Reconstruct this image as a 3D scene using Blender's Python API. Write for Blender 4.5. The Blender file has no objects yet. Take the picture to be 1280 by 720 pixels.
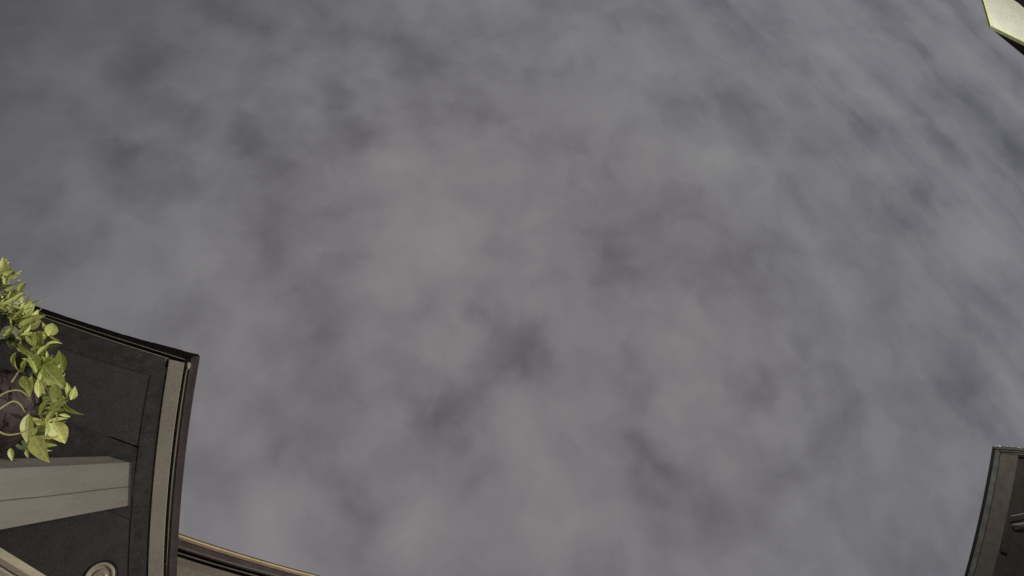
import bpy, bmesh, math, random
import numpy as np
from mathutils import Vector, Matrix
random.seed(7)
S = bpy.context.scene
COL = S.collection
R = math.radians

# ---------------------------------------------------------------- camera
HFOV = 95.0
F = 640 / math.tan(R(HFOV / 2))                 # focal length in pixels of a 1280 px wide picture
up_c = Vector((544 - 640, -(560 - 360), -F)).normalized()      # where straight up lies in the view
xw = (Vector((1, 0, 0)) - up_c * up_c.x).normalized()
yw = up_c.cross(xw)
M3 = Matrix((xw, yw, up_c))                     # camera axes -> world axes
CAM = Vector((0, 0, 0.35))
cd = bpy.data.cameras.new('camera'); cam = bpy.data.objects.new('camera', cd); COL.objects.link(cam)
cam.matrix_world = Matrix.Translation(CAM) @ M3.to_4x4()
cd.sensor_fit = 'HORIZONTAL'; cd.angle = R(HFOV); cd.clip_start = 0.02; cd.clip_end = 2000
S.camera = cam

def at(px, py, h):
    """point h metres above the camera on the sight line through a spot of the view"""
    d = M3 @ Vector((px - 640, -(py - 360), -F))
    return CAM + d * (h / d.z)

def pix(p):
    c = M3.transposed() @ (Vector(p) - CAM)
    return (640 - F * c.x / c.z, 360 + F * c.y / c.z, -c.z)

# ---------------------------------------------------------------- view, sky, sun
S.view_settings.view_transform = 'Standard'; S.view_settings.look = 'None'
S.view_settings.exposure = 0; S.view_settings.gamma = 1; S.view_settings.use_curve_mapping = False
S.cycles.use_denoising = False
S.cycles.max_bounces = 6; S.cycles.sample_clamp_indirect = .6; S.cycles.sample_clamp_direct = 0

def lin(c):
    return tuple((v / 255 / 12.92) if v / 255 <= .04045 else ((v / 255 + .055) / 1.055) ** 2.4 for v in c)

class NT:
    """small wrapper for node trees"""
    def __init__(s, nt): s.nt = nt; nt.nodes.clear()
    def n(s, t, **kw):
        nd = s.nt.nodes.new(t)
        for k, v in kw.items(): setattr(nd, k, v)
        return nd
    def link(s, a, b): s.nt.links.new(a, b)
    def m(s, op, a, b=None, c=None, clamp=False):
        nd = s.n('ShaderNodeMath', operation=op); nd.use_clamp = clamp
        for i, v in enumerate((a, b, c)):
            if v is None: continue
            if isinstance(v, (int, float)): nd.inputs[i].default_value = v
            else: s.link(v, nd.inputs[i])
        return nd.outputs[0]
    def vm(s, op, a, b=None, scale=None):
        nd = s.n('ShaderNodeVectorMath', operation=op)
        for i, v in enumerate((a, b)):
            if v is None: continue
            if isinstance(v, (tuple, Vector)): nd.inputs[i].default_value = v
            else: s.link(v, nd.inputs[i])
        if scale is not None: nd.inputs['Scale'].default_value = scale
        return nd.outputs['Value'] if op in ('LENGTH', 'DISTANCE', 'DOT_PRODUCT') else nd.outputs[0]
    def noise(s, vec, scale, detail=4, rough=.5, color=False, dist=0):
        nd = s.n('ShaderNodeTexNoise'); nd.inputs['Scale'].default_value = scale
        nd.inputs['Detail'].default_value = detail; nd.inputs['Roughness'].default_value = rough
        nd.inputs['Distortion'].default_value = dist
        if vec is not None: s.link(vec, nd.inputs['Vector'])
        return nd.outputs['Color' if color else 'Fac']
    def mix(s, fac, a, b, mode='MIX'):
        nd = s.n('ShaderNodeMix', data_type='RGBA', blend_type=mode)
        for i, v in ((0, fac), (6, a), (7, b)):
            if isinstance(v, (int, float)): nd.inputs[i].default_value = v
            elif isinstance(v, tuple): nd.inputs[i].default_value = (*v[:3], 1)
            else: s.link(v, nd.inputs[i])
        return nd.outputs[2]
    def ss(s, v, lo, hi, a=0., b=1.):
        nd = s.n('ShaderNodeMapRange', interpolation_type='SMOOTHSTEP')
        s.link(v, nd.inputs[0])
        for i, x in ((1, lo), (2, hi), (3, a), (4, b)): nd.inputs[i].default_value = x
        return nd.outputs[0]

W = bpy.data.worlds.new('World'); S.world = W; W.use_nodes = True
t = NT(W.node_tree)
SUN_EL, SUN_ROT = R(6), R(200)
sky = t.n('ShaderNodeTexSky', sky_type='NISHITA', sun_disc=False, sun_elevation=SUN_EL, sun_rotation=SUN_ROT)
tc = t.n('ShaderNodeTexCoord')
sep = t.n('ShaderNodeSeparateXYZ'); t.link(tc.outputs['Generated'], sep.inputs[0])
zc = t.m('MAXIMUM', sep.outputs[2], 0.12)
cb = t.n('ShaderNodeCombineXYZ')
t.link(t.m('DIVIDE', sep.outputs[0], zc), cb.inputs[0]); t.link(t.m('DIVIDE', sep.outputs[1], zc), cb.inputs[1])
P = cb.outputs[0]                                # position on a flat cloud deck of height 1
warp = t.vm('SCALE', t.vm('SUBTRACT', t.noise(P, 5.5, 4, .55, color=True), (.5, .5, .5)), scale=.2)
PW = t.vm('ADD', P, warp)
broad = t.noise(t.vm('ADD', PW, (3.1, 7.7, 0)), 2.3, 3, .5)
puff = t.noise(t.vm('ADD', PW, (9.4, 1.3, 0)), 6.5, 4, .5)
fine = t.noise(PW, 16, 5, .55)
dens = t.m('ADD', t.m('MULTIPLY', t.m('SUBTRACT', broad, .5), .4), t.m('MULTIPLY', t.m('SUBTRACT', puff, .5), .55))
dens = t.m('ADD', dens, t.m('MULTIPLY', t.m('SUBTRACT', fine, .5), .12))
# wind-drawn streaks in one part of the deck
sv = (at(1250, 400, 1) - at(930, 40, 1)); sv.z = 0; sv.normalize(); sn = Vector((-sv.y, sv.x, 0))
PS = t.vm('ADD', P, t.vm('SCALE', warp, scale=.45))
su = t.vm('DOT_PRODUCT', PS, tuple(sv)); sw = t.vm('DOT_PRODUCT', PS, tuple(sn))
sc2 = t.n('ShaderNodeCombineXYZ'); t.link(t.m('MULTIPLY', su, 1.0), sc2.inputs[0]); t.link(t.m('MULTIPLY', sw, 7.5), sc2.inputs[1])
streak = t.noise(sc2.outputs[0], .85, 3, .5)
rc = at(1000, 300, 1) - CAM; rdir = (at(1250, 150, 1) - at(800, 330, 1)); rdir.z = 0; rdir.normalize()
smask = t.ss(t.vm('DOT_PRODUCT', t.vm('SUBTRACT', P, (rc.x, rc.y, 0)), tuple(rdir)), -.35, .55, 0, .85)
dens = t.m('ADD', dens, t.m('MULTIPLY', t.m('SUBTRACT', streak, .5), smask))
# the thicker knots of the cloud deck: where, radius, depth
KNOTS = [
    (635, 430, 40, 0.3), (610, 380, 26, 0.16), (665, 455, 28, 0.16), (480, 455, 24, 0.12), (510, 485, 26, 0.14), (550, 515, 30, 0.17), (585, 508, 28, 0.17),
    (550, 545, 26, 0.1), (415, 590, 24, 0.13), (445, 615, 24, 0.14), (470, 640, 26, 0.13), (815, 585, 30, 0.18), (750, 700, 30, 0.14), (230, 400, 34, 0.17),
    (385, 475, 26, 0.1), (330, 530, 30, 0.1), (385, 555, 26, 0.1), (950, 375, 30, 0.12), (945, 490, 26, 0.14), (1015, 460, 26, 0.14), (1060, 500, 34, 0.18),
    (1025, 545, 30, 0.18), (990, 580, 34, 0.2), (805, 570, 26, 0.1), (850, 600, 34, 0.16), (900, 640, 30, 0.14), (840, 670, 28, 0.12), (1040, 630, 28, 0.12),
    (1205, 490, 36, 0.2), (1235, 520, 30, 0.14), (1235, 395, 30, 0.14), (1135, 700, 34, 0.12), (300, 170, 28, 0.26), (425, 105, 26, 0.22), (432, 150, 24, 0.2),
    (415, 185, 22, 0.12), (345, 65, 28, 0.2), (320, 40, 24, 0.12), (275, 15, 26, 0.14), (420, 45, 28, 0.12), (500, 65, 32, 0.14), (545, 70, 28, 0.12),
    (590, 132, 26, 0.16), (220, 135, 28, 0.18), (145, 210, 26, 0.18), (200, 205, 26, 0.16), (240, 235, 28, 0.16), (175, 245, 24, 0.12), (50, 260, 30, 0.15),
    (105, 300, 34, 0.2), (360, 320, 30, 0.2), (330, 280, 28, 0.13), (405, 270, 28, 0.12), (350, 200, 28, 0.13), (355, 115, 28, 0.14), (175, 80, 28, 0.12),
    (770, 335, 34, 0.17), (880, 255, 34, 0.14), (985, 150, 34, 0.1), (1050, 130, 30, 0.1), (1090, 170, 30, 0.12), (1160, 258, 32, 0.22), (1180, 185, 30, 0.13),
    (1190, 120, 30, 0.12), (1270, 190, 30, 0.16), (950, 320, 36, 0.14), (910, 30, 34, 0.1), (550, 425, 40, -0.16), (505, 660, 46, -0.15), (670, 545, 46, -0.13),
    (875, 460, 44, -0.18), (855, 410, 40, -0.1), (990, 435, 36, -0.1), (980, 535, 26, -0.1), (295, 55, 22, -0.1), (155, 160, 30, -0.13), (270, 295, 40, -0.16),
    (500, 200, 46, -0.18), (540, 310, 60, -0.2), (450, 70, 28, -0.1), (85, 210, 36, -0.12), (885, 205, 50, -0.2), (1055, 80, 34, -0.15), (1090, 125, 22, -0.08),
    (990, 115, 30, -0.1), (1215, 40, 40, -0.16), (1230, 300, 36, -0.16), (755, 150, 50, -0.08), (470, 380, 40, -0.1), (700, 640, 44, -0.1), (1100, 560, 36, -0.08),
    (320, 620, 50, -0.1),
]
acc = dens
PK = t.vm('ADD', P, t.vm('SCALE', t.vm('SUBTRACT', t.noise(P, 8, 4, .52, color=True), (.5, .5, .5)), scale=.19))
for kx, ky, kr, ks in KNOTS:
    c = at(kx, ky, 1) - CAM; e = at(kx + kr, ky, 1) - CAM; e2 = at(kx, ky + kr, 1) - CAM
    rad = 1.25 * ((e - c).length * (e2 - c).length) ** .5
    d = t.vm('DISTANCE', PK, (c.x, c.y, 0))
    acc = t.m('SUBTRACT', acc, t.ss(d, 0, rad * 1.5, ks * .84, 0))
lum = t.m('ADD', t.m('MULTIPLY', acc, 1.0), .56)
col = t.n('ShaderNodeValToRGB'); t.link(lum, col.inputs[0])
el = col.color_ramp.elements
stops = [(0.0, (76, 74, 79)), (.3, (97, 95, 100)), (.6, (121, 119, 121)), (1.0, (141, 139, 139))]
el[0].position, el[0].color = stops[0][0], (*lin(stops[0][1]), 1)
el[1].position, el[1].color = stops[-1][0], (*lin(stops[-1][1]), 1)
for p_, c_ in stops[1:-1]:
    e_ = el.new(p_); e_.color = (*lin(c_), 1)
# town glow: the deck is bluer and dimmer away from it
off = t.vm('DISTANCE', P, tuple((at(640, 420, 1) - CAM)[:2]) + (0,))
blue = t.ss(off, .5, 1.5, 0, .55)
c1 = t.mix(blue, col.outputs[0], t.mix(1.0, col.outputs[0], (.94, 1.01, 1.12), 'MULTIPLY'))
gdir = (at(0, 0, 1) - at(640, 420, 1)).normalized()
far = t.ss(t.vm('DOT_PRODUCT', P, (gdir.x, gdir.y, 0)), .45, 1.55, 1.0, .55)
sc_ = t.n('ShaderNodeMix', data_type='RGBA', blend_type='MULTIPLY'); sc_.inputs[0].default_value = 1
t.link(c1, sc_.inputs[6]); cf = t.n('ShaderNodeCombineColor')
for i in range(3): t.link(far, cf.inputs[i])
t.link(cf.outputs[0], sc_.inputs[7])
up10 = t.vm('SCALE', sc_.outputs[2], scale=10.0)
tot = t.vm('ADD', up10, t.vm('SCALE', sky.outputs[0], scale=.001))
bg = t.n('ShaderNodeBackground'); t.link(tot, bg.inputs[0]); bg.inputs[1].default_value = .1
wo = t.n('ShaderNodeOutputWorld'); t.link(bg.outputs[0], wo.inputs[0])

sl = bpy.data.lights.new('sun', 'SUN'); sl.energy = .02; sl.angle = R(12); sl.color = (1, .95, .88)
so = bpy.data.objects.new('sun', sl); COL.objects.link(so)
sd = Vector((math.sin(SUN_ROT) * math.cos(SUN_EL), math.cos(SUN_ROT) * math.cos(SUN_EL), math.sin(SUN_EL)))
so.rotation_euler = sd.to_track_quat('Z', 'Y').to_euler(); so.location = (0, 0, 12)

# ---------------------------------------------------------------- materials
def mat(name, c, rough=.6, var=.25, scale=14, metal=0, bump=.15, bscale=None, stretch=(1, 1, 1), spec=.5, grime=None):
    m = bpy.data.materials.new(name); m.use_nodes = True; t = NT(m.node_tree)
    tc = t.n('ShaderNodeTexCoord'); mp = t.n('ShaderNodeMapping'); mp.inputs['Scale'].default_value = stretch
    t.link(tc.outputs['Object'], mp.inputs[0]); v = mp.outputs[0]
    n1 = t.noise(v, scale, 6, .6); n2 = t.noise(v, scale * 9, 3, .6)
    f = t.m('ADD', t.m('MULTIPLY', n1, .7), t.m('MULTIPLY', n2, .3))
    dark = tuple(x * (1 - var) for x in c); lite = tuple(min(1, x * (1 + var)) for x in c)
    cc = t.mix(t.ss(f, .3, .7), dark, lite)
    if grime: cc = t.mix(t.ss(t.noise(v, scale * .45, 5, .65), .5, .75, 0, .7), cc, grime)
    b = t.n('ShaderNodeBsdfPrincipled'); t.link(cc, b.inputs['Base Color'])
    t.link(t.ss(n1, .2, .8, max(0, rough - .12), min(1, rough + .12)), b.inputs['Roughness'])
    b.inputs['Metallic'].default_value = metal; b.inputs['Specular IOR Level'].default_value = spec
    if bump:
        bp = t.n('ShaderNodeBump'); bp.inputs['Strength'].default_value = bump; bp.inputs['Distance'].default_value = .004
        t.link(t.noise(v, bscale or scale * 6, 4, .6), bp.inputs['Height']); t.link(bp.outputs[0], b.inputs['Normal'])
    o = t.n('ShaderNodeOutputMaterial'); t.link(b.outputs[0], o.inputs[0])
    return m

M = {
 'ceil':   mat('dark_stained_ceiling', (.044, .041, .042), .7, .16, 22, bump=.3, bscale=240),
 'frame':  mat('dark_ceiling_frame', (.037, .035, .0365), .6, .3, 22, bump=.3, bscale=240),
 'paint':  mat('taupe_paint', (.225, .203, .172), .55, .12, 9, bump=.12),
 'post':   mat('weathered_taupe_post', (.084, .075, .066), .6, .09, 6, bump=.35, bscale=60, stretch=(3, 3, .5)),
 'black':  mat('black_gutter', (.012, .010, .011), .5, .3, 20, bump=.1, spec=.2),
 'pitch':  mat('matt_black_roof', (.003, .003, .003), .9, .3, 20, bump=.1, spec=.05),
 'brown':  mat('dark_brown_gutter', (.050, .038, .040), .4, .2, 12, bump=.1, spec=.6),
 'seam':   mat('grey_green_trim', (.2, .195, .15), .5, .15, 20, bump=.1),
 'shing':  mat('black_shingle', (.007, .0065, .0065), .95, .5, 120, bump=.8, bscale=400, spec=.1),
 'white':  mat('white_lamp_trim', (.34, .31, .24), .4, .12, 30, bump=.05),
 'lens':   mat('frosted_bulb', (.30, .25, .20), .25, .15, 30, bump=0),
 'gold':   mat('brass_drip_edge', (.44, .34, .22), .35, .15, 10, metal=.0, bump=.05),
 'olive':  mat('bronze_roof_edge', (.16, .12, .05), .5, .2, 10, bump=.05),
 'soffit': mat('grey_soffit', (.21, .185, .15), .7, .15, 20, bump=.25, bscale=120),
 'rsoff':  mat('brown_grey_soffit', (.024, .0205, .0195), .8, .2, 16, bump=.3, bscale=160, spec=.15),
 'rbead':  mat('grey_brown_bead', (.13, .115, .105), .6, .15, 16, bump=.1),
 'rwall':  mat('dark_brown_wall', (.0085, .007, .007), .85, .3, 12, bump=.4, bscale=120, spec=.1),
 'slate':  mat('slate_gutter', (.015, .015, .017), .45, .25, 14, bump=.1, spec=.25),
 'steel':  mat('galvanised_pipe', (.06, .055, .055), .6, .15, 20, metal=0, bump=.1),
 'vinyl':  mat('white_vinyl', (.78, .77, .69), .5, .05, 6, bump=.05),
 'vtrim':  mat('pale_green_trim', (.62, .68, .36), .5, .08, 8, bump=.05),
 'vdark':  mat('olive_grey_trim', (.14, .145, .09), .5, .15, 8, bump=.05),
 'pot':    mat('aubergine_pot', (.026, .017, .0185), .6, .3, 9, bump=.2, spec=.25),
 'soil':   mat('potting_soil', (.02, .017, .012), .95, .5, 60, bump=1, bscale=120),
 'stem':   mat('green_stem', (.14, .14, .055), .6, .3, 30, bump=.1),
 'tan':    mat('tan_painted_trim', (.25, .22, .165), .55, .14, 7, bump=.25, stretch=(.4, 3, 3)),
 'wall':   mat('house_siding', (.33, .29, .24), .7, .12, 4, bump=.2),
 'ground': mat('patio_gravel', (.2, .19, .17), .9, .3, 3, bump=.6, bscale=80),
 'iron':   mat('black_iron', (.02, .02, .02), .4, .2, 20, metal=.6, bump=.1),
}

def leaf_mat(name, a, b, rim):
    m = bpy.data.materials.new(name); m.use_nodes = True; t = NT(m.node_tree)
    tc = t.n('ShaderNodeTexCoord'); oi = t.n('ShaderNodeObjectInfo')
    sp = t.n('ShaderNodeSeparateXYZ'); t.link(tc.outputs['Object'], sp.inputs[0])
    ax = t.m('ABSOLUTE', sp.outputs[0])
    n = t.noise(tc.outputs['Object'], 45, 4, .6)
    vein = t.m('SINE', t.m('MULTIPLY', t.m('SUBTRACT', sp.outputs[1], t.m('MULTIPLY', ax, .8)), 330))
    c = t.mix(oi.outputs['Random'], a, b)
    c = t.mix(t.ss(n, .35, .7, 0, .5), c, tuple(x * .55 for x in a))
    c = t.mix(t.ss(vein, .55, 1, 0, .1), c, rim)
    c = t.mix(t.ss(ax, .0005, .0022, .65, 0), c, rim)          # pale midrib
    pb = t.n('ShaderNodeBsdfPrincipled'); t.link(c, pb.inputs['Base Color']); pb.inputs['Roughness'].default_value = .42
    tr = t.n('ShaderNodeBsdfTranslucent'); t.link(c, tr.inputs[0])
    bp = t.n('ShaderNodeBump'); bp.inputs['Strength'].default_value = .12; bp.inputs['Distance'].default_value = .001
    t.link(vein, bp.inputs['Height']); t.link(bp.outputs[0], pb.inputs['Normal'])
    mx = t.n('ShaderNodeMixShader'); mx.inputs[0].default_value = .3
    t.link(pb.outputs[0], mx.inputs[1]); t.link(tr.outputs[0], mx.inputs[2])
    o = t.n('ShaderNodeOutputMaterial'); t.link(mx.outputs[0], o.inputs[0]); return m
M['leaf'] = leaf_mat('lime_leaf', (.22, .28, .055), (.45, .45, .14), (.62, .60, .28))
M['shaded_leaf'] = leaf_mat('shaded_old_leaf', (.045, .06, .022), (.10, .12, .04), (.14, .15, .07))  # darker copy for older inner leaves, their shade put into the colour

# ---------------------------------------------------------------- builders
def link(o, parent=None):
    COL.objects.link(o)
    if parent is not None:
        o.parent = parent; o.matrix_parent_inverse = Matrix.Translation(-parent.location)
    return o

def thing(name, label, cat, loc, group=None):
    o = bpy.data.objects.new(name, None); o.empty_display_size = .1; o.location = loc
    o['label'] = label; o['category'] = cat; o['kind'] = 'thing'
    if group: o['group'] = group
    COL.objects.link(o); return o

def obj(name, bm, m, parent=None, smooth=False, bevel=0):
    bmesh.ops.recalc_face_normals(bm, faces=bm.faces)
    me = bpy.data.meshes.new(name); bm.to_mesh(me); bm.free()
    me.materials.append(M[m])
    if smooth:
        for p in me.polygons: p.use_smooth = True
    o = bpy.data.objects.new(name, me)
    if bevel:
        b = o.modifiers.new('bevel', 'BEVEL'); b.width = bevel; b.segments = 2; b.limit_method = 'ANGLE'
    return link(o, parent)

def strip_bm(A, B, off, bm=None):
    """closed board: face between the edges A and B, back face moved by off"""
    bm = bm or bmesh.new(); off = Vector(off)
    rows = [[bm.verts.new(p) for p in L] for L in (A, B, [p + off for p in B], [p + off for p in A])]
    n = len(A)
    for i in range(n - 1):
        for k in range(4):
            a, b = rows[k], rows[(k + 1) % 4]
            bm.faces.new((a[i], a[i + 1], b[i + 1], b[i]))
    bm.faces.new([r[0] for r in rows]); bm.faces.new([r[-1] for r in reversed(rows)])
    return bm

def slab_bm(pts, off):
    bm = bmesh.new(); off = Vector(off)
    a = [bm.verts.new(p) for p in pts]; b = [bm.verts.new(p + off) for p in pts]
    bm.faces.new(a); bm.faces.new(list(reversed(b))); n = len(a)
    for i in range(n): bm.faces.new((a[i], b[i], b[(i + 1) % n], a[(i + 1) % n]))
    return bm

def box_bm(c, sx, sy, sz, rot=0, bm=None):
    bm = bm or bmesh.new()
    bmesh.ops.create_cube(bm, size=1, matrix=Matrix.Translation(c) @ Matrix.Rotation(rot, 4, 'Z') @ Matrix.Diagonal((sx, sy, sz, 1)))
    return bm

def tube_bm(pts, r, seg=6, bm=None):
    bm = bm or bmesh.new(); rings = []
    for i, p in enumerate(pts):
        d = (pts[min(i + 1, len(pts) - 1)] - pts[max(i - 1, 0)]).normalized()
        s = d.orthogonal().normalized(); q = d.cross(s)
        rr = r[i] if isinstance(r, (list, tuple)) else r
        rings.append([bm.verts.new(p + (s * math.cos(2 * math.pi * k / seg) + q * math.sin(2 * math.pi * k / seg)) * rr) for k in range(seg)])
    # untwist: match each ring to the one before
    for i in range(1, len(rings)):
        best = min(range(seg), key=lambda s_: sum((rings[i][(k + s_) % seg].co - rings[i - 1][k].co).length for k in range(seg)))
        rings[i] = [rings[i][(k + best) % seg] for k in range(seg)]
        for k in range(seg):
            bm.faces.new((rings[i - 1][k], rings[i - 1][(k + 1) % seg], rings[i][(k + 1) % seg], rings[i][k]))
    bm.faces.new(rings[0]); bm.faces.new(list(reversed(rings[-1]))); return bm

def lathe_bm(c, prof, seg=40, tilt=None):
    bm = bmesh.new(); rings = []
    for r, z in prof:
        if r < 1e-5: rings.append([bm.verts.new((0, 0, z))])
        else: rings.append([bm.verts.new((r * math.cos(2 * math.pi * k / seg), r * math.sin(2 * math.pi * k / seg), z)) for k in range(seg)])
    for a, b in zip(rings, rings[1:]):
        if len(a) == 1 and len(b) == 1: continue
        for k in range(seg):
            j = (k + 1) % seg
            if len(a) == 1: bm.faces.new((a[0], b[k], b[j]))
            elif len(b) == 1: bm.faces.new((a[k], a[j], b[0]))
            else: bm.faces.new((a[k], a[j], b[j], b[k]))
    bmesh.ops.transform(bm, matrix=Matrix.Translation(c) @ (tilt or Matrix.Identity(4)), verts=bm.verts); return bm

def fitx(pts, deg=2):            # x = f(y), straight continuation outside the measured span
    xs = np.array([p[0] for p in pts]); ys = np.array([p[1] for p in pts]); c = np.polyfit(ys, xs, deg); d = np.polyder(c)
    lo, hi = ys.min(), ys.max()
    def f(y):
        yy = min(max(y, lo), hi); return float(np.polyval(c, yy) + np.polyval(d, yy) * (y - yy))
    return f
def fity(pts, deg=2):
    g = fitx([(y, x) for x, y in pts], deg); return g
def span(a, b, n): return [a + (b - a) * i / (n - 1) for i in range(n)]

# ---------------------------------------------------------------- ground
g = box_bm(Vector((0, 0, -.15)), 400, 400, .3); o = obj('ground', g, 'ground'); o['kind'] = 'structure'

# ---------------------------------------------------------------- porch: roof corner on the left
HC = 2.15
t_out = fity([(25, 376.6), (41.7, 380), (73, 393), (110, 404.7), (145, 414.6), (191, 428.6), (230, 438), (250.5, 444)])
t_A = fity([(46, 389.6), (110, 411), (144.4, 421.9), (191, 436.5), (230, 449), (238, 451.6)])
t_B = fity([(46, 393.5), (110, 415.5), (137, 424.8), (168, 435), (210, 448), (232, 454.5)])
t_2 = fity([(60, 428), (123.5, 450), (146, 457), (187, 469)])
r_out = fitx([(250.5, 444), (244, 480), (237, 530), (232.5, 560), (228, 610), (223, 670), (221, 720)])
r_pur = fitx([(240, 444), (233.9, 480), (227.5, 530), (223, 560), (219, 610), (213.5, 670), (211.5, 720)])
r_s1 = fitx([(236.5, 456), (232, 480), (225, 530), (220.8, 560), (216.2, 610), (212.3, 670), (210.6, 720)])
r_s0 = fitx([(234, 456), (229.7, 480), (223, 530), (218.6, 560), (214, 610), (209.6, 670), (208, 720)])
r_l1 = fitx([(231, 453), (225.6, 480), (219, 530), (215, 560), (210, 610), (205.6, 670), (204, 720)])
r_l0 = fitx([(211, 450), (207, 480), (199.5, 530), (196, 560), (191, 610), (187, 670), (185, 720)])
r_f1 = lambda y: r_l0(y) - 1.6
r_f0 = fitx([(188, 469), (180, 520), (172.5, 560), (164, 650), (161, 720)])

corner = at(250.5, 444, HC)
porch = thing('porch', 'dark panelled porch ceiling corner behind the potted plant, with taupe edge board and brown gutter', 'porch', Vector((corner.x - .6, corner.y + .2, CAM.z + HC)))
XL, YB = -120, 830
def Tc(f, h, x0, x1, n=16): return [at(x, f(x), h) for x in span(x0, x1, n)]
def Rc(f, h, y0, y1, n=18): return [at(f(y), y, h) for y in span(y0, y1, n)]

# black underside of the roof deck, carrying everything (seen in the gaps)
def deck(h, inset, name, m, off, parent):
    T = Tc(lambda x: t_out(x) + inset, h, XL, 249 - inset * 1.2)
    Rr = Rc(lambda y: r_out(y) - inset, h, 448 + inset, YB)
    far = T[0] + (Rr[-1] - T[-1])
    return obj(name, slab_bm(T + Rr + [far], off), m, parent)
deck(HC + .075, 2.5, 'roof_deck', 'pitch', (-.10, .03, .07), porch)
# shingle tabs along the upper edge
cuts = [-120, -70, -22, 22, 62, 103, 145, 191, 229]
for a, b in zip(cuts, cuts[1:] + [248.5]):
    j = random.uniform(-.5, .4)
    A = [at(x, t_out(x) + j + random.uniform(-.25, .25), HC + .066) for x in span(a + .5, b - .3, 7)]
    B = [at(x, t_out(x) + 9, HC + .062) for x in span(a + .5, b - .3, 7)]
    if b == 248.5:
        A[-1] = at(249, t_out(249), HC + .066); B[-1] = at(247, 452.5, HC + .062)
    obj('shingle', strip_bm(A, B, (-.03, .012, .012)), 'shing', porch)
# thin bright drip edge and trim bead under the shingles
obj('drip_edge', strip_bm(Tc(lambda x: t_A(x) - .45, HC + .05, XL, 238), Tc(lambda x: t_A(x) + .35, HC + .05, XL, 238), (-.003, .001, .003)), 'seam', porch)
obj('trim_bead', strip_bm(Tc(lambda x: t_B(x) - .5, HC - .008, XL, 211), Tc(lambda x: t_B(x) + .4, HC - .008, XL, 211), (-.003, .001, .003)), 'seam', porch)
# taupe edge board, thin fascia strip, gutter on the right
eb = obj('edge_board', strip_bm(Rc(r_l0, HC - .012, 449, YB), Rc(r_l1, HC - .012, 453.5, YB), (-.012, 0, .02)), 'paint', porch, bevel=.0015)
obj('fascia_strip', strip_bm(Rc(r_s0, HC + .03, 457, YB), Rc(r_s1, HC + .03, 457, YB), (-.012, 0, .012)), 'seam', porch)
gut = obj('gutter', strip_bm(Rc(r_pur, HC + .022, 446.5, YB), Rc(r_out, HC + .022, 444.6, YB), (-.045, .01, .03)), 'brown', porch)
ec = at(236, 457.5, HC + .01)
cap_pts = [at(x, y, HC + .012) for x, y in ((234.8, 453), (237.6, 453.2), (239, 455), (238.2, 458.6), (236, 461.6), (235, 461))]
obj('gutter_end_cap', slab_bm(cap_pts, (-.008, .004, .008)), 'white', gut)
# ceiling: recessed panels inside a frame
rail_a = lambda x: 546 + (x - 134) * (14 / 38)          # upper side of the cross rail
rail_b = lambda x: 641 + (x - 142) * (9 / 22)
hP, hF = HC + .006, HC
def quad(name, L1, L2, m, off=(0, 0, .012)): return obj(name, strip_bm(L1, L2, off), m, porch)
quad('ceiling_rail', Tc(lambda x: t_B(x) + .8, hF, XL, 207), Tc(t_2, hF, XL, 199), 'frame')
quad('ceiling_stile', Rc(r_f0, hF - .0015, 471, YB), Rc(r_f1, hF - .0015, 458, YB), 'frame')
quad('ceiling_rail', Tc(rail_a, hF + .001, XL, 171, 10), Tc(rail_b, hF + .001, XL, 163, 10), 'frame')
quad('ceiling_panel', Tc(lambda x: t_2(x) - 3, hP, XL, 193), Tc(lambda x: rail_a(x) + 2 - 4.2 * max(0, min(1, (x - 124) / 12)), hP, XL, 180), 'ceil', (0, 0, .01))  # lower edge pulled back: black slot shaped in for the post's shadow
p2 = [at(x, rail_b(x) - 2, hP) for x in span(XL, 171, 8)]; p2b = [at(x, YB, hP) for x in span(XL, 166, 8)]
quad('ceiling_panel', p2, p2b, 'ceil', (0, 0, .01))
# recessed downlight, off
lc = at(125.5, 721.5, HC)
e1 = at(144.5, 721.5, HC); LR = (e1 - lc).length * .98
rl = obj('recessed_light', lathe_bm(lc, [(LR, .012), (LR, -.004), (LR * .97, -.008), (LR * .84, -.009), (LR * .80, -.004), (LR * .62, .004), (LR * .55, .002)], 44), 'white', porch, True)
obj('gasket', lathe_bm(lc, [(LR * 1.0, .008), (LR * 1.075, .006), (LR * 1.075, -.002), (LR * 1.0, -.003)], 44), 'black', rl, True)
obj('bulb', lathe_bm(lc, [(LR * .56, .006), (LR * .52, -.004), (LR * .36, -.012), (LR * .33, -.010), (LR * .2, -.014), (0, -.016)], 36), 'lens', rl, True)
# small screw heads in the ceiling
for sx, sy, sh in ((174, 443.5, hF - .001), (157, 532.5, hP)):
    c = at(sx, sy, sh); obj('screw', lathe_bm(c, [(.0052, .002), (.0045, -.0015), (0, -.002)], 10), 'steel', porch)

# post carrying the porch ceiling
A, B, C = at(138, 570, HC), at(165, 578, HC), at(163, 632, HC)
D = A + (C - B)
post = thing('porch_post', 'square taupe painted wooden porch post with a long crack, beside the potted plant', 'post', Vector(((A.x + C.x) / 2, (A.y + C.y) / 2, 0)))
def crackpt(f): return B.lerp(C, f)
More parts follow.
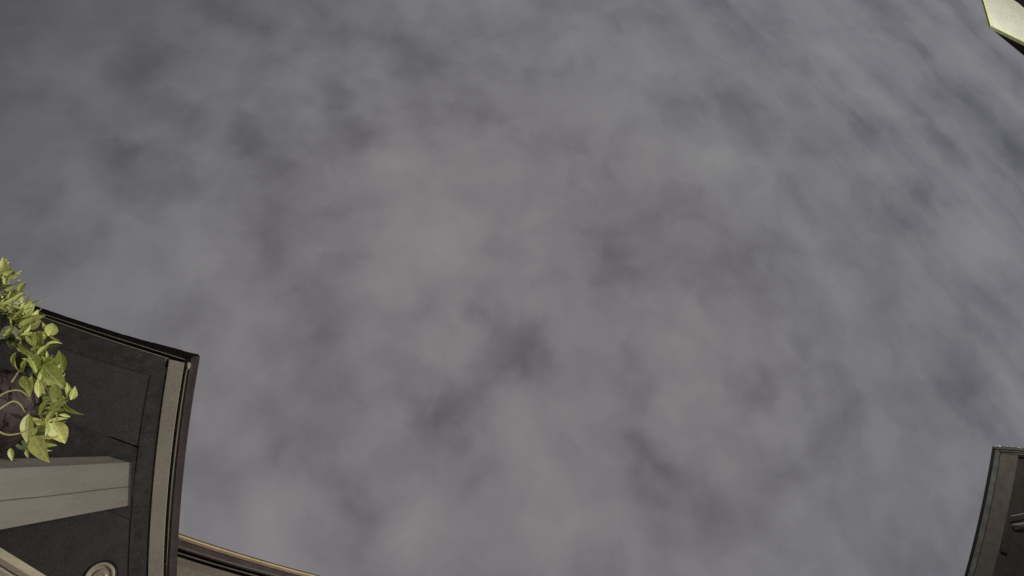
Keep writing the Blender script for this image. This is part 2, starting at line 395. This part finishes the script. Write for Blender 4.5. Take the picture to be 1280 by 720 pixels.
# the shaft is two boards meeting at the crack
seam = .55
def prism(poly, z0, z1):
    bm = bmesh.new(); n = len(poly)
    zs = span(z0, z1, 24)
    rings = [[bm.verts.new((p.x, p.y, z)) for p in poly] for z in zs]
    return bm, rings, n
def shaft(poly, wob):
    bm, rings, n = prism(poly, 0, HC + CAM.z - .001)
    for i, rg in enumerate(rings):
        for k in wob:
            rg[k].co.x -= 0; rg[k].co.y += math.sin(i * 1.7) * .0012 + math.sin(i * .6 + 1) * .002
    for a, b in zip(rings, rings[1:]):
        for k in range(n): bm.faces.new((a[k], a[(k + 1) % n], b[(k + 1) % n], b[k]))
    bm.faces.new(rings[0]); bm.faces.new(rings[-1]); return bm
nx = (A - B).normalized()
m0, m1 = crackpt(seam - .005), crackpt(seam + .005)
dm0, dm1 = m0 + (A - B), m1 + (A - B)
obj('post_board', shaft([B, m0, dm0, A], (1,)), 'post', post, bevel=.003)
obj('post_board', shaft([m1, C, D, dm1], (0,)), 'post', post, bevel=.003)
cb_ = [crackpt(seam - .03) + nx * .006, crackpt(seam + .03) + nx * .006, crackpt(seam + .03) + nx * .05, crackpt(seam - .03) + nx * .05]
obj('filler_strip', shaft(cb_, ()), 'post', post)

# tan trim over the house door, at the lower left
ht = 1.78
da = at(0, 696, ht); db = at(38, 719.5, ht); u = (db - da).normalized(); nrm = Vector((-u.y, u.x, 0))
door = thing('door_canopy', 'tan stepped wooden trim edge under the porch ceiling, lower left below the post', 'trim', da)
def run(off, dz): return [da + u * s + nrm * off + Vector((0, 0, dz)) for s in (-1.2, -.4, 0, .12, .3, .6)]
obj('trim_board', strip_bm(run(0, 0), run(.016, 0), (0, 0, .04)), 'tan', door, bevel=.002)
obj('trim_board', strip_bm(run(.019, -.006), run(.034, -.010), (0, 0, .04)), 'paint', door, bevel=.002)
obj('trim_board', strip_bm(run(.037, -.004), run(.32, -.012), (0, 0, .04)), 'tan', door, bevel=.002)

# ---------------------------------------------------------------- main house eave behind, at the bottom
HE = 3.3
def sh(f, d0, d1):              # offset growing smaller to the right
    return lambda x: f(x) + d0 + (d1 - d0) * (x - 224) / 76
e_top = fity([(223.8, 666.5), (260, 679), (300, 691.6), (306.7, 693), (350, 706.3), (394.6, 718)])
house = thing('house_eave', 'main house eave with shining brass edge and stepped dark gutter, bottom left', 'eave', at(300, 720, HE))
def Ec(d0, d1, h, n=42): return [at(x, sh(e_top, d0, d1)(x), h) for x in span(-160, 760, n)]
bk = (.008, .03, .012)
obj('roof_edge', strip_bm(Ec(0, 0, HE + .03), Ec(2.0, 2.0, HE + .03), (.01, .04, .014)), 'olive', house)
obj('drip_edge', strip_bm(Ec(1.7, 1.7, HE + .012), Ec(4.0, 3.6, HE + .006), bk), 'gold', house)
obj('gutter', strip_bm(Ec(4.0, 3.6, HE + .02), Ec(15.4, 14.2, HE - .004), (.012, .05, .03)), 'brown', house)
obj('gutter_bead', strip_bm(Ec(15.2, 14.1, HE - .010), Ec(17.8, 16.3, HE - .010), (.001, .004, .004)), 'rbead', house)
obj('fascia', strip_bm(Ec(18.2, 16.6, HE + .01), Ec(24.4, 22.6, HE + .01), bk), 'pitch', house)
obj('fascia_bead', strip_bm(Ec(23.9, 22.0, HE + .0), Ec(25.4, 23.3, HE + .0), (.001, .004, .004)), 'rbead', house)
obj('fascia', strip_bm(Ec(26, 23.8, HE + .012), Ec(30.6, 28.6, HE + .012), bk), 'pitch', house)
S0 = Ec(30.2, 28.2, HE + .004)
S1 = [p + Vector((-.1, .5, 0)) for p in S0]
obj('soffit', strip_bm(S0, S1, (0, 0, .015)), 'soffit', house)
back = [p + Vector((0, .02, .05)) for p in Ec(4, 4, HE)]
obj('roof', strip_bm([p + Vector((.01, .04, .03)) for p in Ec(2, 2, HE)], [p + Vector((-.9, 3.4, 1.4)) for p in Ec(2, 2, HE)], (.01, .06, .05)), 'shing', house)
W0 = [p + Vector((0, -.02, -.002)) for p in S1]
obj('wall', strip_bm([Vector((p.x, p.y, 0)) for p in W0], W0, (-.03, .15, 0)), 'wall', house)

# ---------------------------------------------------------------- eave corner on the right
HR = 3.6
q_out = fitx([(1240.7, 557), (1238, 573), (1230, 620), (1218.7, 665.8), (1205.5, 720)])
q_blk = fitx([(1250.5, 565), (1241.7, 620), (1232.2, 661.7), (1217, 720)])
q_str = fitx([(1273, 571), (1265.5, 606.7), (1264, 620), (1248.6, 689.4), (1240, 720)])
n_top = lambda x: 557 + (x - 1240.7) * .085
right = thing('eave_corner', 'dark slate eave corner with lighter soffit border, jutting in from the lower right', 'eave', at(1260, 620, HR))
def Qc(f, h, y0, y1=860, n=20, dx=0): return [at(f(y) + dx, y, h) for y in span(y0, y1, n)]
def Nc(dy, h, x0, x1=1420, n=14, jit=0): return [at(x, n_top(x) + dy + random.uniform(-jit, jit), h) for x in span(x0, x1, n)]
ins = Vector((.05, .02, .03))
obj('gutter', strip_bm(Qc(q_out, HR + .01, 557), Qc(q_out, HR + .0, 561, dx=4.3), ins), 'pitch', right)
obj('gutter_face', strip_bm(Qc(q_out, HR + .004, 561.5, dx=4.2), Qc(q_blk, HR - .01, 565.5, dx=-.9), ins), 'slate', right)
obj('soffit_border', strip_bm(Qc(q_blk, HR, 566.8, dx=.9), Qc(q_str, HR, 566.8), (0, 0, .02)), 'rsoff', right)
obj('roof_crust', strip_bm(Nc(-.2, HR + .05, 1242, n=60, jit=.35), Nc(3.4, HR + .02, 1243, n=60), ins), 'shing', right)
obj('drip_edge', strip_bm(Nc(.1, HR + .032, 1241.2, 1246, 5), Nc(1.4, HR + .032, 1241.2, 1246, 5), (.01, .01, .01)), 'steel', right)
obj('drip_edge', strip_bm(Nc(4.6, HR + .012, 1246), Nc(5.9, HR + .012, 1246), (.03, .02, .012)), 'rsoff', right)
obj('trim_bead', strip_bm(Nc(7.6, HR - .002, 1251.5), Nc(8.7, HR - .002, 1251.5), (.01, .01, .01)), 'rsoff', right)
# small grit along the roof edge
bm = bmesh.new()
for i in range(26):
    x = 1243 + random.random() ** 1.2 * 60; c = at(x, n_top(x) + random.uniform(-.6, 1.2), HR + .05)
    bmesh.ops.create_icosphere(bm, subdivisions=1, radius=random.uniform(.003, .007), matrix=Matrix.Translation(c))
go = obj('roof_grit', bm, 'seam', right); go['kind'] = 'stuff'
pts = Qc(lambda y: q_out(y) + 5, HR + .03, 563) ; far = [at(1500, 860, HR + .03), at(1500, 571, HR + .03)]
obj('roof_deck', slab_bm(pts + far, (.08, .03, .05)), 'black', right)
# wall set back inside the border
wA = Qc(q_str, HR + .006, 566, 860, dx=-.5); 
wB = [p + Vector((.42, .12, -.7)) for p in wA]
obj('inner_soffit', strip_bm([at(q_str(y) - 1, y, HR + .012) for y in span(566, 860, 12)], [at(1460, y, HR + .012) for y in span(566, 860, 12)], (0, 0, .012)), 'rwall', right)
obj('dark_slab', slab_bm([at(x, y, HR + .004) for x, y in ((1262.5, 657), (1268.5, 656), (1265, 678), (1259.5, 692), (1251.5, 689), (1254, 676))], (.01, 0, .02)), 'shing', right)  # flat dark slab just under the inner soffit
for pts, r in (([(1264, 645.2), (1270, 643.9), (1282, 641.6), (1330, 634)], .0022), ([(1266, 656), (1272, 655.2), (1283, 653.2), (1330, 646)], .003), ([(1268, 655.8), (1276, 656.3), (1290, 656.8), (1330, 658)], .0022)):
    obj('cable', tube_bm([at(x, y, HR - .006) for x, y in pts], r * .9, 6), 'steel', right)

# ---------------------------------------------------------------- neighbour's lit overhang, top right
HN = 4.4
nb = thing('canopy', 'white ribbed overhang panel with pale green trim, floodlit against the black roof at top right', 'canopy', at(1260, 10, HN))
def nbl(p, q, h, n=8, e0=0., e1=0.): return [at(p[0] + (q[0] - p[0]) * s, p[1] + (q[1] - p[1]) * s, h) for s in span(-e0, 1 + e1, n)]
# corners of the panel in the view: upper left (beyond the frame), the visible corner, lower right
ul, cn, lr = (1216.8, -50), (1241.2, 32.2), (1420, 116)
ribs = bmesh.new()
# ribs run parallel to the roof edge: lines y = .80 x + c, from the left trim to the lower trim
def left_x(y): return 1231.9 + (y - 0) * (9.3 / 32.2)
k = -46.0
def clip_lo(c):                                             # where the rib meets the left trim or the lower trim
    # left trim: x = 1231.9 + .2888 y ; y = c + .8 (x-1240)
    y = (c + .8 * (1231.9 - 1240)) / (1 - .8 * .2888); x = left_x(y)
    return x, y
n_r = 0
c = 38.4
while c > -26:
    if c > 31.2:
        x0 = 1241.2; y0 = 32.2
    x0, y0 = clip_lo(c)
    # end: either the lower trim or the far end
    xe = 1241.2 + (c + .8 * 1.2 - 32.2) / (.487 - .8) if c < 31.2 else x0
    if c < 31.2:
        x1 = min(xe, 1362); y1 = c + .8 * (x1 - 1240)
        A_ = [at(x0 + (x1 - x0) * s, y0 + (y1 - y0) * s, HN - .0) for s in (0, .5, 1)]
        c2 = c - 2.68
        x0b, y0b = clip_lo(c2); xeb = min(1241.2 + (c2 + .96 - 32.2) / (.487 - .8), 1362)
        B_ = [at(x0b + (xeb - x0b) * s, (c2 + .8 * (x0b + (xeb - x0b) * s - 1240)), HN) for s in (0, .5, 1)]
        strip_bm(A_, B_, (.0, -.0, .003), ribs); n_r += 1
    c -= 2.9
ro = obj('ribs', ribs, 'vinyl', nb); ro['kind'] = 'stuff'
# sheet behind the ribs
sh_ = [at(*q, HN + .0022) for q in ((1217.5, -50), (1241.4, 32.2), (1362, 91), (1362, 80.6), (1206, -50.4))]
obj('panel', slab_bm(sh_, (.02, -.02, .014)), 'vinyl', nb)
obj('side_trim', strip_bm(nbl((1217.0, -50), (1241.0, 32.6), HN - .01), nbl((1214.9, -50), (1238.4, 33.2), HN - .0), (.02, -.01, .02)), 'vtrim', nb)
obj('side_trim', strip_bm(nbl((1214.9, -50), (1238.4, 33.0), HN + .0), nbl((1212.6, -50), (1236.6, 33.8), HN + .03), (.03, -.01, .02)), 'vdark', nb)
obj('end_trim', strip_bm(nbl((1239.6, 31.6), (1362, 91.3), HN - .012), nbl((1239.0, 32.6), (1362, 92.6), HN - .01), (.01, -.01, .01)), 'vtrim', nb)
obj('end_trim', strip_bm(nbl((1239.0, 32.7), (1362, 92.6), HN - .008), nbl((1236.7, 34.3), (1362, 96.5), HN + .03), (.01, -.01, .02)), 'vdark', nb)
obj('roof', slab_bm([at(*q, HN + .05) for q in ((1236.8, 34.2), (1382, 153.4), (1500, 100), (1500, -60), (1270, -60), (1216, -50))], (.25, -.25, .12)), 'pitch', nb)
obj('wall', strip_bm([at(*q, HN + .03) for q in ((1196, -58.8), (1266, 0), (1382, 97.4))], [at(*q, HN - .6) for q in ((1260, -58.8), (1300, 0), (1440, 97.4))], (.05, -.05, .0)), 'pitch', nb)

# ---------------------------------------------------------------- potted plant
HP = 1.60
pc = at(0, 516, HP)
PR = ((at(0, 569, HP) - at(0, 463, HP)).length) / 2 * .97
pc = at(5, 516, HP) + Vector((-.03, 0, 0))
plant = thing('potted_plant', 'bushy lime green leafy plant spilling from a dark aubergine pot beside the taupe post', 'plant', pc + Vector((0, 0, -.3)))
pot = obj('pot', lathe_bm(pc, [(0, -.30), (PR * .62, -.30), (PR * .68, -.29), (PR * .82, -.15), (PR * .95, -.045), (PR * .955, -.04), (PR * 1.02, -.038), (PR * 1.03, 0), (PR * .98, .004), (PR * .92, -.01), (PR * .9, -.03), (0, -.03)], 48), 'pot', plant, True)
obj('soil', lathe_bm(pc, [(PR * .93, -.028), (PR * .6, .01), (0, .03)], 24), 'soil', plant, True)
# bracket arm that holds the pot on the post
arm = obj('bracket', tube_bm([Vector((A.x - .03, A.y + .02, pc.z - .25)), Vector((pc.x - .1, pc.y + .12, pc.z - .29)), Vector((pc.x - .08, pc.y, pc.z - .305))], .008, 8), 'iron', plant)

def leaf_mesh(w, curl, fold, twist, tip):
    bm = bmesh.new(); NR, NCc = 8, 4; rows = []
    for i in range(NR + 1):
        s = i / NR
        wid = w * (math.sin(math.pi * min(1, s ** tip)) ** .85) * (1.12 - .25 * s) + .0008
        if i == NR: wid = .0006
        th = curl * s * s; y = math.sin(th) / curl if abs(curl) > .01 else s
        cy = s * (1 - .12 * abs(curl) * s); cz = -curl * s * s * .42
        row = []
        for j in range(NCc + 1):
            q = (j / NCc - .5) * 2
            a = twist * s; x = q * wid; z = abs(q) * wid * fold + .02 * math.sin(q * 5 + s * 9) * wid * 3
            row.append(bm.verts.new((x * math.cos(a) - z * math.sin(a), cy, cz + x * math.sin(a) + z * math.cos(a))))
        rows.append(row)
    for a, b in zip(rows, rows[1:]):
        for j in range(NCc): bm.faces.new((a[j], a[j + 1], b[j + 1], b[j]))
    me = bpy.data.meshes.new('leaf'); bm.to_mesh(me); bm.free()
    for p in me.polygons: p.use_smooth = True
    return me
VAR = [(.16, .5, .45, .3, .85), (.21, .3, .4, -.4, .8), (.27, .7, .35, .5, .74), (.14, 1.0, .7, -.6, .9), (.18, -.5, .6, .4, .82), (.34, .2, .22, .1, .72)]
LM = {}
for key in ('leaf', 'shaded_leaf'):
    LM[key] = []
    for v in VAR:
        me = leaf_mesh(*v)
        # normalised to 0.1 m so that the veins keep their real size
        for vv in me.vertices: vv.co *= .1
        me.materials.append(M[key]); LM[key].append(me)

def place_leaf(p, d, n, size, kind='leaf', var=None):
    o = bpy.data.objects.new('leaf', random.choice(LM[kind]) if var is None else LM[kind][var])
    d = d.normalized(); x = d.cross(n)
    if x.length < 1e-3: x = d.orthogonal()
    x.normalize(); z = x.cross(d)
    mw = Matrix((x, d, z)).transposed().to_4x4(); mw.translation = p
    COL.objects.link(o); o.parent = plant
    o.matrix_parent_inverse = Matrix.Translation(-plant.location)
    o.matrix_basis = mw @ Matrix.Scale(size / .1, 4)
    return o

def leaf_px(bx, by, tx, ty, h, dh=0., var=None, roll=0., kind='leaf'):
    """a leaf from its stalk end to its tip, blade roughly square to the sight line then rolled"""
    p, q = at(bx, by, h), at(tx, ty, h + dh)
    d = q - p; n = (CAM - p).normalized(); n = Matrix.Rotation(roll, 3, d.normalized()) @ n
    return place_leaf(p, d, n, d.length, kind, var)
BIG = [  # the leaves one can tell apart
 (67, 527, 80, 558, 1.55, .02, 5, .2), (42, 545, 60, 579, 1.50, .0, 2, .3), (36, 517, 30, 556, 1.48, .0, 0, .3), (79, 466, 76, 441, 1.62, .03, 1, -.2),
 (60, 420, 71, 400, 1.66, .02, 5, .3), (54, 412, 55, 398, 1.66, 0, 3, .5), (88, 500, 96, 481, 1.6, .02, 2, .4), (84, 497, 87, 476, 1.6, 0, 0, .6),
 (80, 503, 95, 524, 1.58, .0, 3, .9), (62, 418, 71, 427, 1.64, 0, 3, .6), (46, 466, 35, 432, 1.54, 0, 3, .2), (48, 497, 50, 470, 1.52, 0, 0, .3),
 (56, 545, 63, 516, 1.52, .0, 3, .8), (13, 560, 14, 577, 1.46, 0, 0, .2), (33, 562, 34, 573, 1.46, 0, 0, .4), (22, 351, 31, 347, 1.68, .02, 3, .5),
 (5, 350, 30, 341, 1.68, .0, 0, 1.0), (0, 345, 10, 322, 1.66, .0, 2, .6), (2, 366, 35, 360, 1.66, .0, 2, 1.1), (8, 375, 27, 372, 1.66, 0, 2, .8),
 (30, 392, 44, 380, 1.66, .0, 3, .4), (34, 400, 46, 410, 1.64, 0, 1, .3), (24, 398, 10, 398, 1.6, 0, 1, .5), (36, 415, 52, 440, 1.62, .0, 1, .2),
 (50, 440, 66, 475, 1.6, .0, 1, .35), (54, 455, 74, 490, 1.58, .0, 5, .6), (66, 480, 80, 505, 1.58, .0, 2, .5), (24, 428, 40, 450, 1.58, .0, 0, .9),
 (28, 470, 42, 492, 1.5, 0, 1, .4), (40, 470, 32, 498, 1.5, 0, 0, .6), (60, 500, 44, 520, 1.52, 0, 0, .7), (72, 510, 58, 532, 1.54, 0, 1, .9),
 (10, 395, 22, 380, 1.62, 0, 4, .3), (4, 420, 18, 405, 1.6, 0, 4, .5), (34, 448, 22, 470, 1.52, 0, 3, .6), (20, 440, 12, 466, 1.5, 0, 3, .8),
]
for L in BIG:
    L = list(L); L[6] = {5: 2, 2: 1, 1: 4}.get(L[6], L[6]); leaf_px(*L)
path = [(-12, 335), (4, 345), (14, 372), (28, 395), (42, 420), (54, 450), (64, 480), (66, 510), (54, 535), (36, 556)]
def along(s):
    f = s * (len(path) - 1); i = min(int(f), len(path) - 2); f -= i
    return path[i][0] + (path[i + 1][0] - path[i][0]) * f, path[i][1] + (path[i + 1][1] - path[i][1]) * f
def rv(): return Vector((random.gauss(0, 1), random.gauss(0, 1), random.gauss(0, 1))).normalized()
for i in range(180):
    s = random.random(); x, y = along(s); wd = 15 if .2 < s < .9 else 8
    bx = x + random.uniform(-wd * 1.5, wd * .75); by = y + random.uniform(-wd, wd * .7)
    h = random.uniform(1.56, 1.74)
    p = at(bx, by, h); d = (p - pc); d.z *= .4; d = d.normalized() * .8 + rv() * .75 + Vector((0, 0, -.1))
    n = (CAM - p).normalized() * .8 + rv() * 1.1
    place_leaf(p, d, n, random.uniform(.025, .062), var=random.choice((0, 0, 1, 2, 3, 3, 4, 4)))
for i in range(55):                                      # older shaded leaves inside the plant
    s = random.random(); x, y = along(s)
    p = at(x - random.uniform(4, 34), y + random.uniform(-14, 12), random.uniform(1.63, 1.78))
    place_leaf(p, rv() + Vector((.3, 0, -.2)), (CAM - p).normalized() + rv() * .8, random.uniform(.05, .085), 'shaded_leaf')
for i in range(34):                                      # the far side of the pot's rim
    a = random.uniform(1.6, 5.2); rr = PR * random.uniform(.8, 1.15)
    p = pc + Vector((math.cos(a) * rr, math.sin(a) * rr, random.uniform(-.06, .12)))
    if pix(p)[0] > -6: continue
    place_leaf(p, Vector((math.cos(a), math.sin(a), .1)) + rv() * .7, rv() + Vector((0, 0, -.5)), random.uniform(.05, .08))
# runners: over the pot and through the leaves
RUN = [([(-8, 500), (6, 490), (20, 487), (30, 490), (38, 502)], 1.40, 1.53), ([(-8, 516), (5, 507), (17, 500), (26, 506), (31, 516)], 1.38, 1.46),
       ([(-8, 536), (4, 543), (14, 544), (28, 541), (40, 538)], 1.38, 1.48), ([(14, 478), (24, 462), (36, 452), (46, 455)], 1.5, 1.6),
       ([(2, 392), (18, 392), (32, 388), (40, 384)], 1.6, 1.66), ([(40, 548), (52, 548), (66, 548), (72, 545)], 1.5, 1.55),
       ([(20, 430), (36, 446), (50, 470), (64, 496), (72, 525)], 1.6, 1.56), ([(8, 388), (30, 410), (44, 440), (58, 480)], 1.66, 1.58),
       ([(0, 350), (14, 344), (26, 343)], 1.66, 1.68), ([(4, 362), (18, 355), (32, 358)], 1.66, 1.68), ([(46, 518), (60, 517), (72, 517)], 1.53, 1.55)]
for pts, h0, h1 in RUN:
    dense = []
    for i in range(len(pts) - 1):
        for s in (0, .33, .66): dense.append((pts[i][0] + (pts[i + 1][0] - pts[i][0]) * s, pts[i][1] + (pts[i + 1][1] - pts[i][1]) * s))
    dense.append(pts[-1]); n = len(dense)
    W_ = [at(x, y, h0 + (h1 - h0) * i / (n - 1)) for i, (x, y) in enumerate(dense)]
    for _ in range(2): W_ = [W_[0]] + [(W_[i - 1] + W_[i] * 2 + W_[i + 1]) / 4 for i in range(1, n - 1)] + [W_[-1]]
    obj('stem', tube_bm(W_, [.0027 * (1 - .4 * i / n) for i in range(n)], 6), 'stem', plant, True)

# ---------------------------------------------------------------- lamps of the place (their light is what shows)
def glow_mat(name, c, s):
    m = bpy.data.materials.new(name); m.use_nodes = True; t = NT(m.node_tree)
    e = t.n('ShaderNodeEmission'); e.inputs[0].default_value = (*c, 1); e.inputs[1].default_value = s
    o = t.n('ShaderNodeOutputMaterial'); t.link(e.outputs[0], o.inputs[0]); m.cycles.emission_sampling = 'NONE'; return m
M['glow'] = glow_mat('lit_bulb', (1, .8, .55), 6)
def lantern(name, label, p, wall_dir, energy, color, radius):
    r = thing(name, label, 'lamp', p)
    obj('back_plate', box_bm(p + wall_dir * .12, .02, .12, .2, math.atan2(wall_dir.y, wall_dir.x)), 'iron', r)
    obj('arm', tube_bm([p + wall_dir * .12 + Vector((0, 0, .03)), p + wall_dir * .05 + Vector((0, 0, .09)), p + Vector((0, 0, .06))], .008, 8), 'iron', r)
    obj('hood', lathe_bm(p, [(.012, .075), (.03, .065), (.055, .035), (.052, .033), (.02, .05), (0, .055)], 20), 'iron', r, True)
    obj('bulb', lathe_bm(p, [(.012, .05), (.014, .035), (.026, .01), (.02, -.012), (0, -.02)], 16), 'glow', r, True)
    l = bpy.data.lights.new('bulb_light', 'POINT'); l.energy = energy; l.color = color; l.shadow_soft_size = radius
    lo = bpy.data.objects.new('bulb_light', l); lo.location = p + Vector((0, 0, -.07)); COL.objects.link(lo)
    lo.parent = r; lo.matrix_parent_inverse = Matrix.Translation(-r.location)
    return r
LP = Vector((1.4, -.25, CAM.z + .25))
def pole(r, p, d):
    obj('pole', tube_bm([Vector((p.x, p.y, 0)) + d * .13, p + d * .13 + Vector((0, 0, .1))], .028, 10), 'iron', r)
pl = lantern('path_lamp', 'black lamp on a short pole beside the patio', LP, Vector((1, -.5, 0)).normalized(), 235, (1, .965, .93), .12)
pole(pl, LP, Vector((1, -.5, 0)).normalized())
NP = at(1400, 140, 2.5)
gl = lantern('garden_lamp', 'black lamp on a tall pole lighting the white overhang', NP, Vector((1, 0, 0)), 1900, (1, .97, .84), .05)
pole(gl, NP, Vector((1, 0, 0)))
print('LAMPS', pix(LP), pix(NP), 'leaves', len([o for o in bpy.data.objects if o.name.startswith('leaf')]), n_r)
